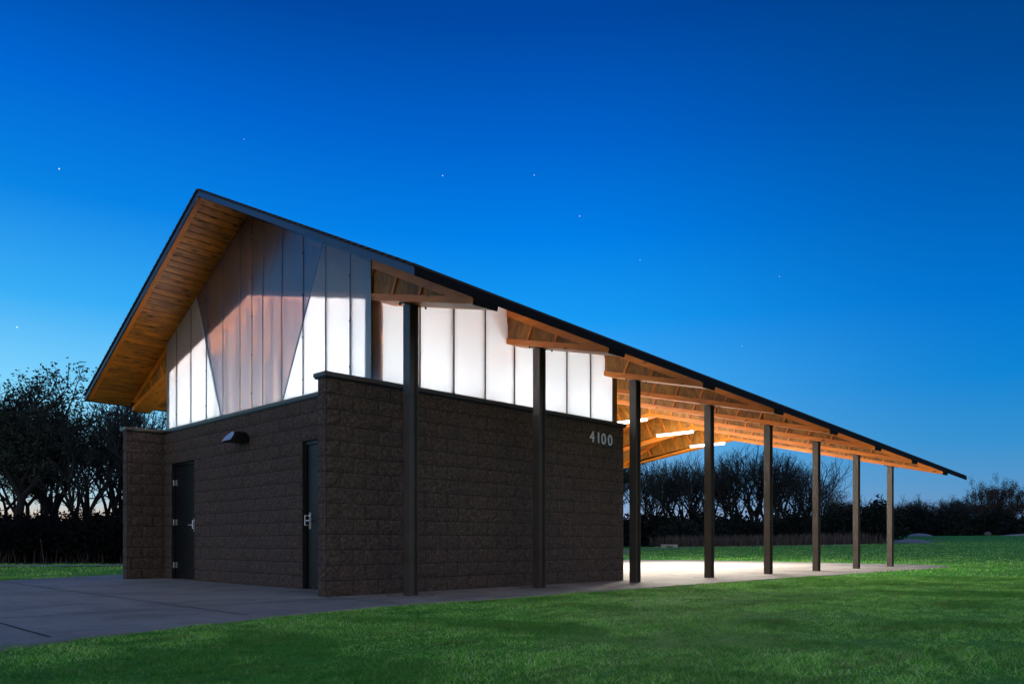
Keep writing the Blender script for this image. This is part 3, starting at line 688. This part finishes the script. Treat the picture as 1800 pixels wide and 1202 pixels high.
# house number 4100
hn = empty('house_number', (4.64, YW-.02, 2.40), label='brushed metal number 4100 high on the block wall', cat='sign')
for ch, x, z in (('4', 4.30, 0.018), ('1', 4.478, .012), ('0', 4.622, .005), ('0', 4.805, 0.0)):
    cu = bpy.data.curves.new('digit', 'FONT'); cu.body = ch; cu.size = .275; cu.extrude = .008; cu.offset = .0003
    to = bpy.data.objects.new('digit_text', cu); C.objects.link(to); bpy.context.view_layer.update()
    me = bpy.data.meshes.new_from_object(to.evaluated_get(bpy.context.evaluated_depsgraph_get())); bpy.data.objects.remove(to)
    me.name = 'digit'; me.materials.clear(); me.materials.append(M['chrome'])
    o = bpy.data.objects.new('digit', me); C.objects.link(o); o.parent = hn; o.rotation_euler = (R(90), 0, 0); o.location = (x-4.64, 0, z); o.scale = (1.02, 1, 1)

# ---------------------------------------------------------------- vegetation
def tube_np(segs, nside=3):
    # segs: array (n, 8): ax ay az ra bx by bz rb
    s = np.asarray(segs); A = s[:, :3]; B = s[:, 4:7]; d = B-A; ln = np.linalg.norm(d, axis=1, keepdims=True)+1e-9; d = d/ln
    ref = np.where(np.abs(d[:, 2:3]) < .9, np.array([[0, 0, 1.]]), np.array([[1., 0, 0]])); u = np.cross(d, ref); u /= np.linalg.norm(u, axis=1, keepdims=True); w = np.cross(d, u)
    V = []
    for P0, r in ((A, s[:, 3:4]), (B, s[:, 7:8])):
        for k in range(nside):
            a = 2*math.pi*k/nside; V.append(P0+(u*math.cos(a)+w*math.sin(a))*r)
    V = np.stack(V, 1).reshape(-1, 3); base = np.arange(len(s))[:, None, None]*2*nside
    q = np.array([[k, (k+1) % nside, nside+(k+1) % nside, nside+k] for k in range(nside)])[None]
    return V, (base+q).reshape(-1, 4)
def grow(seed, h, spread=.5, up=.35, levels=5, split=(3, 5), leafn=0, trunks=1, r0=.019, leafsize=.09, clear=.25, side=.42):
    rs = random.Random(seed); trunk = []; crown = []; tips = []
    def br(p, d, ln, r, lv):
        n = 3 if lv < 3 else 2; q = p
        for i in range(n):
            d = (d + Vector((rs.gauss(0, .13), rs.gauss(0, .13), rs.gauss(0, .06)+up*.12))).normalized()
            q2 = q+d*(ln/n); ra, rb = r*(1-.35*i/n), r*(1-.35*(i+1)/n)
            (trunk if lv <= 1 else crown).append((*q, ra, *q2, rb)); q = q2
            if lv >= 1 and lv < levels and rs.random() < side:
                ax = Vector((rs.gauss(0, 1), rs.gauss(0, 1), rs.gauss(0, .6))).normalized()
                nd_ = (d*.75+ax*(spread+.25)+Vector((0, 0, up*.3))).normalized(); br(q, nd_, ln*rs.uniform(.45, .7), rb*.55, lv+1)
        if lv >= levels-1: tips.append(q)
        if lv < levels:
            for _ in range(rs.randint(*split) if lv < 2 else (rs.randint(2, 3) if lv < levels-1 else 2)):
                ax = Vector((rs.gauss(0, 1), rs.gauss(0, 1), rs.gauss(0, .5))).normalized()
                nd_ = (d+ax*spread+Vector((0, 0, up*.4))).normalized(); br(q, nd_, ln*rs.uniform(.6, .82), r*.60, lv+1)
    for t in range(trunks):
        lean = Vector((rs.gauss(0, .16), rs.gauss(0, .16), 1)).normalized() if trunks > 1 else Vector((rs.gauss(0, .04), rs.gauss(0, .04), 1)).normalized()
        br(Vector((rs.gauss(0, .03), rs.gauss(0, .03), -.2)), lean, h*clear, h*r0*rs.uniform(.7, 1)/(trunks**.35), 0)
    allz = sorted(s[6] for s in crown)[int(len(crown)*.985)]; k = h/allz
    sc = lambda L_: [(s[0]*k, s[1]*k, s[2]*k, max(s[3]*k, .008), s[4]*k, s[5]*k, s[6]*k, max(s[7]*k, .006)) for s in L_]
    return sc(trunk), sc(crown), [t*k for t in tips], rs
def leaf_quads(pts, size, jit, rs, per):
    P0 = np.repeat(np.array([tuple(p) for p in pts]), per, 0); g = np.random.default_rng(rs.randint(0, 9999)); n = len(P0)
    P0 = P0+g.normal(0, jit, (n, 3)); a = g.normal(0, 1, (n, 3)); a /= np.linalg.norm(a, axis=1, keepdims=True); b = np.cross(a, g.normal(0, 1, (n, 3))); b /= np.linalg.norm(b, axis=1, keepdims=True)
    s = size*g.uniform(.5, 1.3, (n, 1)); V = np.stack([P0-a*s, P0+b*s*.6, P0+a*s, P0-b*s*.6], 1).reshape(-1, 3); return V, np.arange(4*n).reshape(-1, 4)
def tree_mesh(name, seed, h, leaves=0, leafmat='leaf', leafsize=.10, jit=.25, **k):
    tr, cr_, tips, rs = grow(seed, h, **k)
    V, Fc = tube_np(tr, 6); tm = npmesh('trunk', V, Fc, M['bark'], 4)
    V, Fc = tube_np(cr_, 3); cm = npmesh('crown', V, Fc, M['twig'], 4)
    if leaves:
        V2, F2 = leaf_quads(tips, leafsize, jit, rs, leaves); n0 = len(V)
        V = np.vstack([V, V2]); nf = len(Fc); Fc = np.vstack([Fc, F2+n0]); bpy.data.meshes.remove(cm)
        cm = npmesh('crown', V, Fc, M['twig'], 4); cm.materials.append(M[leafmat])
        mi = np.zeros(len(Fc), np.int32); mi[nf:] = 1; cm.polygons.foreach_set('material_index', mi)
    return tm, cm
proto = {
 'bare': tree_mesh('bare', 3, 10, spread=.50, up=.36, trunks=2, clear=.17, side=.4, split=(2, 4)),
 'bare2': tree_mesh('bare2', 11, 10, spread=.58, up=.3, trunks=2, clear=.18, side=.4, split=(2, 4)),
 'leafy': tree_mesh('leafy', 5, 10, leaves=9, spread=.68, up=.22, trunks=1, leafsize=.085, jit=.17, clear=.16, side=.5, r0=.012),
 'leafy2': tree_mesh('leafy2', 21, 10, leaves=4, spread=.7, up=.22, trunks=2, leafsize=.09, jit=.2, clear=.15, side=.42, split=(2, 4), r0=.013),
 'fan': tree_mesh('fan', 8, 10, leaves=1, leafsize=.05, jit=.1, spread=.50, up=.40, trunks=4, clear=.17, side=.42, split=(2, 4)),
 'fan2': tree_mesh('fan2', 31, 10, leaves=1, leafsize=.05, jit=.1, spread=.54, up=.34, trunks=4, clear=.16, side=.46, split=(2, 4)),
 'rust': tree_mesh('rust', 14, 10, leaves=4, leafmat='leaf_red', leafsize=.12, jit=.26, spread=.55, up=.3, trunks=2, clear=.22, side=.4, split=(2, 4)),
 'round': tree_mesh('round', 17, 10, leaves=5, leafmat='leaf', leafsize=.15, jit=.35, spread=.7, up=.2, trunks=1, clear=.16),
 'flat': tree_mesh('flat', 25, 10, leaves=1, leafsize=.10, jit=.25, spread=.8, up=.08, trunks=2, clear=.2, side=.4, split=(2, 4))}
print({k: (len(a.polygons), len(b.polygons)) for k, (a, b) in proto.items()})
def tree(kind, px, d, ytop, label, group=None, wide=1.0, name='bare_tree', rot=None):
    r = (px-CX)/F*d; x, y = rd(r, d); z = float(ground(r, d)); h = EYE+(HY-ytop)*d/F-z
    t = empty(name, (x, y, z-.05), rot if rot is not None else random.uniform(0, 6.28), label, 'tree', group)
    for nm, me in zip(('trunk', 'crown'), proto[kind]):
        o = bpy.data.objects.new(nm, me); C.objects.link(o); o.parent = t; o.scale = (h/10*wide, h/10*wide, h/10)
    return t
# left wood
tree('leafy', 8, 42, 655, 'tall dark leafy tree at the left edge of the picture', wide=1.15, name='leafy_tree')
tree('leafy2', 62, 46, 690, 'dark leafy tree second from the left edge', wide=.95, name='leafy_tree')
tree('leafy', 96, 45, 722, 'dark leafy tree where the left wood steps down to the bare trees', wide=.85, name='leafy_tree')
GL = 'bare trees behind the left wing wall'
tree('bare2', 138, 44, 752, 'low dark tree between the leafy and the bare trees on the left', wide=.8)
tree('bare', 178, 46, 712, 'bare pale-sky tree just left of the left roof corner', wide=.95)
tree('bare2', 222, 45, 700, 'fine-twigged bare tree under the left eave', wide=.9)
tree('bare', 268, 48, 706, 'bare tree seen between the left eave and the wing wall', wide=.85)
for px, d, yt in ((-40, 44, 650), (20, 52, 720), (60, 55, 740), (110, 54, 760), (150, 56, 765), (200, 54, 750), (240, 56, 735), (300, 52, 715)):
    tree(random.choice(['bare', 'bare2', 'leafy2']), px, d, yt, 'tangled tree deep inside the left wood', 'trees deep in the left wood', .85)
# wood behind the open pavilion
tree('leafy', 1098, 78, 800, 'leafy dark tree against the end of the block wall', name='leafy_tree', wide=1.0)
tree('leafy2', 1140, 80, 806, 'leafy tree whose top touches the far orange roof frame', name='leafy_tree', wide=.75)
tree('fan', 1180, 84, 818, 'round-topped tree right of the third column', wide=1.12)
tree('fan2', 1215, 88, 812, 'bushy bare tree just left of the fourth column', wide=1.0)
tree('fan', 1275, 84, 806, 'large fan-shaped bare tree right of the fourth column', wide=1.19, rot=1)
tree('fan2', 1325, 86, 798, 'tallest fan-shaped bare tree, left of the fifth column', wide=1.25, rot=2.4)
tree('fan', 1378, 84, 803, 'tall fan-shaped bare tree right of the fifth column', wide=1.19, rot=4)
tree('bare2', 1428, 88, 828, 'open bare tree behind the sixth column', wide=.8)
tree('flat', 1462, 90, 848, 'spreading bare tree right of the sixth column', wide=1.0, name='spreading_tree')
tree('round', 1462, 80, 885, 'small dark round tree below the spreading tree', wide=.95, name='round_tree')
tree('rust', 1487, 86, 872, 'small rusty-leaved tree left of the seventh column', wide=.9, name='rusty_tree')
for px, d, yt in ((1085, 92, 812), (1120, 95, 824), (1160, 96, 836), (1200, 98, 832), (1245, 96, 826), (1300, 98, 822), (1350, 98, 816), (1400, 98, 822), (1445, 99, 850)):
    tree(random.choice(['bare', 'fan2', 'bare2']), px, d, yt, 'half-hidden tree in the second row of the wood behind the pavilion', 'second row of the wood behind the pavilion', .85)
# the same wood goes on behind the shelter, where only a step to the side shows it
for k, (r, d, h) in enumerate(((-13, 52, 10), (-9, 58, 9.5), (-5, 62, 10), (-1, 66, 9), (3, 70, 10.5), (6.5, 74, 10))):
    tree(('bare', 'leafy2', 'fan2', 'bare2', 'leafy', 'fan')[k], CX+r/d*F, d, HY-(h-EYE)*F/d, 'tree of the wood hidden behind the shelter', 'wood hidden behind the shelter', .9)
# tree line on the right
tree('flat', 1528, 122, 876, 'dark spreading tree between the last two columns', wide=1., name='spreading_tree')
tree('bare2', 1552, 130, 884, 'thin tree just left of the last column', wide=.9)
tree('flat', 1586, 128, 876, 'spreading tree just right of the last column', wide=.75, name='spreading_tree', rot=2)
tree('bare', 1604, 126, 878, 'slim bare tree right of the last column', wide=.9)
tree('flat', 1634, 122, 874, 'broad flat-topped tree under the far roof tip', wide=1.1, name='spreading_tree', rot=3)
tree('flat', 1662, 124, 876, 'flat-topped tree beneath the end of the roof', wide=.9, name='spreading_tree', rot=1.3)
tree('flat', 1700, 128, 880, 'low spreading tree left of the tall rusty trees', wide=.8, name='spreading_tree', rot=.4)
tree('rust', 1728, 118, 850, 'left of the three tall rusty trees on the hill', wide=.62, name='rusty_tree')
tree('rust', 1756, 120, 845, 'middle of the three tall rusty trees on the hill', wide=.62, name='rusty_tree', rot=2)
tree('rust', 1786, 118, 848, 'right of the three tall rusty trees on the hill', wide=.72, name='rusty_tree', rot=4)
tree('rust', 1815, 122, 866, 'rusty tree cut by the right edge of the picture', wide=.8, name='rusty_tree', rot=5)
for px in range(1500, 1860, 27):
    tree(random.choice(['round', 'leafy2', 'flat', 'round']), px+random.uniform(-6, 6), random.uniform(128, 150), random.uniform(880, 902), 'small dark tree in the low far tree line', 'far tree line on the right', random.uniform(1.1, 1.6), name='far_tree')

def thicket(name, spots, mat, label, size, per=160):
    g = np.random.default_rng(5); Vs = []; Fs = []; n0 = 0; st = []
    for r, d, h, w in spots:
        h = h*(.62+.75*max(0, .5+noise.noise(Vector((r*.16, d*.05, 3.1))))); k = int(per); z0 = float(ground(r, d)); u = g.uniform(0, 1, k)**.8; th = g.uniform(0, 2*math.pi, k); q = np.sqrt(g.uniform(0, 1, k))*np.sqrt(np.maximum(1-(u*.96)**2.2, 0))*w
        x, y = rd(r+q*np.cos(th), d+q*np.sin(th)); P0 = np.stack([x, y, z0+u*h*g.uniform(.85, 1.1, k)], 1)
        a = g.normal(0, 1, (k, 3)); a /= np.linalg.norm(a, axis=1, keepdims=True); b = np.cross(a, g.normal(0, 1, (k, 3))); b /= np.linalg.norm(b, axis=1, keepdims=True)
        s = size*(d/45)**.5*g.uniform(.4, 1.2, (k, 1)); V = np.stack([P0-a*s, P0+b*s*.7, P0+a*s, P0-b*s*.7], 1).reshape(-1, 3)
        Vs.append(V); Fs.append(np.arange(4*k).reshape(-1, 4)+n0); n0 += 4*k
        for _ in range(5):
            bx, by = rd(r+g.normal(0, w*.4), d+g.normal(0, w*.3)); st.append((bx, by, z0-.1, .02, bx+g.normal(0, .3), by+g.normal(0, .3), z0+h*g.uniform(.7, 1.25), .006))
    V, Fc = tube_np(st, 3); Vs.append(V); Fs.append(Fc+n0)
    me = npmesh(name, np.vstack(Vs), np.vstack(Fs), mat, 4); o = bpy.data.objects.new(name, me); C.objects.link(o); return tag(o, label, 'undergrowth', kind='stuff')
sp_ = [(random.uniform(-32, -10), random.uniform(27.5, 40), random.uniform(1.2, 1.75), random.uniform(.8, 1.5)) for _ in range(330)]
sp_ += [(random.uniform(-46, -14), random.uniform(40, 56), random.uniform(1.6, 2.6), random.uniform(1., 1.8)) for _ in range(260)]
thicket('undergrowth', sp_, M['scrub'], 'black tangled undergrowth below the left wood', .10, 420)
sp_ = [(random.uniform(8, 38), random.uniform(74, 100), random.uniform(.9, 3.1), random.uniform(1.3, 2.4)) for _ in range(300)]
sp_ += [(r_, 54+(r_+14)*.95+random.uniform(0, 10), random.uniform(1.2, 2.4), random.uniform(1.2, 2.2)) for r_ in [random.uniform(-15, 9) for _ in range(130)]]
thicket('undergrowth', sp_, M['scrub_hazy'], 'dark undergrowth along the foot of the wood behind the pavilion', .13, 420)
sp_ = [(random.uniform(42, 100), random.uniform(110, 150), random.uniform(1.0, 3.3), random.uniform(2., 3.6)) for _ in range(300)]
thicket('undergrowth', sp_, M['scrub_hazy'], 'dark hedge-like scrub under the far tree line on the right', .16, 300)

def blades(name, r0, r1, d0, d1, n, hmin, hmax, w, mat, label, cat, lean=.35, keep=None, dens=1.0):
    g = np.random.default_rng(len(name)+int(n)); d = g.uniform(d0**dens, d1**dens, n)**(1/dens); r = (r0+(r1-r0)*g.uniform(0, 1, n)) if not callable(r0) else g.uniform(r0(d), r1(d))
    x, y = rd(r, d)
    if keep is not None: k = keep(x, y, r, d); x, y, r, d = x[k], y[k], r[k], d[k]
    n = len(x); z = ground(r, d); h = g.uniform(hmin, hmax, n)*(1+(.55*np.sin(x*5.1+np.sin(y*3.3)*1.7)*np.sin(y*6.3+np.sin(x*2.7)*1.9)+.3*np.sin(x*1.3+y*2.1+np.sin(x*.7)*2) if hmax < .1 else 0)); th = g.uniform(0, 2*math.pi, n); ww = w*g.uniform(.6, 1.3, n)*np.maximum(1, d/9)**.8
    lx = g.normal(0, lean, n)*h; ly = g.normal(0, lean, n)*h; cx_, sy_ = np.cos(th)*ww, np.sin(th)*ww
    a = np.stack([x-cx_, y-sy_, z], 1); b = np.stack([x+cx_, y+sy_, z], 1); c = np.stack([x+lx*.4+cx_*.7, y+ly*.4+sy_*.7, z+h*.55], 1); e = np.stack([x+lx, y+ly, z+h], 1)
    c0 = np.stack([x+lx*.4-cx_*.7, y+ly*.4-sy_*.7, z+h*.55], 1)
    V = np.stack([a, b, c, c0, e], 1).reshape(-1, 3); I = np.arange(n)[:, None]*5
    F3 = np.stack([np.hstack([I, I+1, I+2]), np.hstack([I, I+2, I+3]), np.hstack([I+3, I+2, I+4])], 1).reshape(-1, 3)
    me = npmesh(name, V, F3, mat, 3); o = bpy.data.objects.new(name, me); C.objects.link(o); return tag(o, label, cat, kind='stuff')
E_ = np.array(edge)
def outside(x, y, r=None, d=None):
    c = np.zeros(len(x), bool); j = len(E_)-1
    jx = x+np.sin(x*7+y*3)*.03+np.sin(x*2.1)*.04; jy = y-.05+np.sin(x*9.3)*.03+np.sin(x*1.7+2)*.035
    for i in range(len(E_)):
        xi, yi = E_[i]; xj, yj = E_[j]
        cond = (yi > jy) != (yj > jy); c ^= cond & (jx < (xj-xi)*(jy-yi)/(yj-yi+1e-12)+xi); j = i
    return ~c
wl_ = lambda d: -.95*d-1.5; wr_ = lambda d: 1.0*d+2.5
blades('grass', wl_, wr_, 2.4, 16, 980000, .010, .028, .0015, M['blade'], 'short green grass in front of the shelter', 'grass', 1.0, outside, dens=1.3)
blades('grass', wl_, wr_, 16, 95, 430000, .02, .055, .0032, M['blade'], 'short green grass across the far lawn', 'grass', .5, lambda x, y, r, d: outside(x, y) & (d < 25+np.clip((r+8)*2.6, 0, 40)+np.clip((r-16)*1.4, 0, 40)) & (rng.uniform(0, 1, len(d)) > sstep(24, 95, d)), dens=1.1)
blades('tall_grass', 13, 30, 62, 76, 3600, .3, 1.1, .012, M['reed'], 'tall dry brown grass at the edge of the wood behind the pavilion', 'tall grass', .18)
blades('weeds', -20, -11, 24.5, 27, 110, .12, .55, .004, M['reed'], 'thin dry weeds along the far side of the path on the left', 'weeds', .25)

# small things on the far lawn
def at(px, d): r = (px-CX)/F*d; x, y = rd(r, d); return x, y, float(ground(r, d))
x, y, z = at(1176, 60); bn = empty('stone_bench', (x, y, z), math.atan2(-CS, SN), 'low pale stone bench on the far lawn below the wood', 'bench')
b = MB(); b.box(-.62, .62, -.2, .2, .12, .24); b.build('seat', M['stone'], bn, bevel=.01)
for s in (-.45, .45):
    b = MB(); b.box(s-.16, s+.16, -.17, .17, -.02, .12); b.build('leg', M['stone'], bn)
x, y, z = at(1736, 104); b = MB(); g = random.Random(2)
bm = bmesh.new(); bmesh.ops.create_icosphere(bm, subdivisions=3, radius=1)
for v in bm.verts: v.co = Vector((v.co.x*.7, v.co.y*.4, v.co.z*.36))*(1+.10*noise.noise(v.co*2))
me = bpy.data.meshes.new('boulder'); bm.to_mesh(me); bm.free(); me.materials.append(M['stone_dull']); me.polygons.foreach_set('use_smooth', [True]*len(me.polygons))
o = bpy.data.objects.new('boulder', me); C.objects.link(o); o.location = (x, y, z+.25); tag(o, 'pale rounded boulder on the crest below the rusty trees', 'boulder')
x, y, z = at(78, 25.5); sk = MB(); sk.cyl((0, 0, -.1), (-.10, 0, .72), .016, .008, n=6); sk.cyl((-.10, 0, .72), (-.12, 0, .80), .022, .012, n=6); tag(sk.build('dry_stalk', M['reed'], loc=(x, y, z)), 'single tall dry stalk leaning beside the path on the left', 'plant')
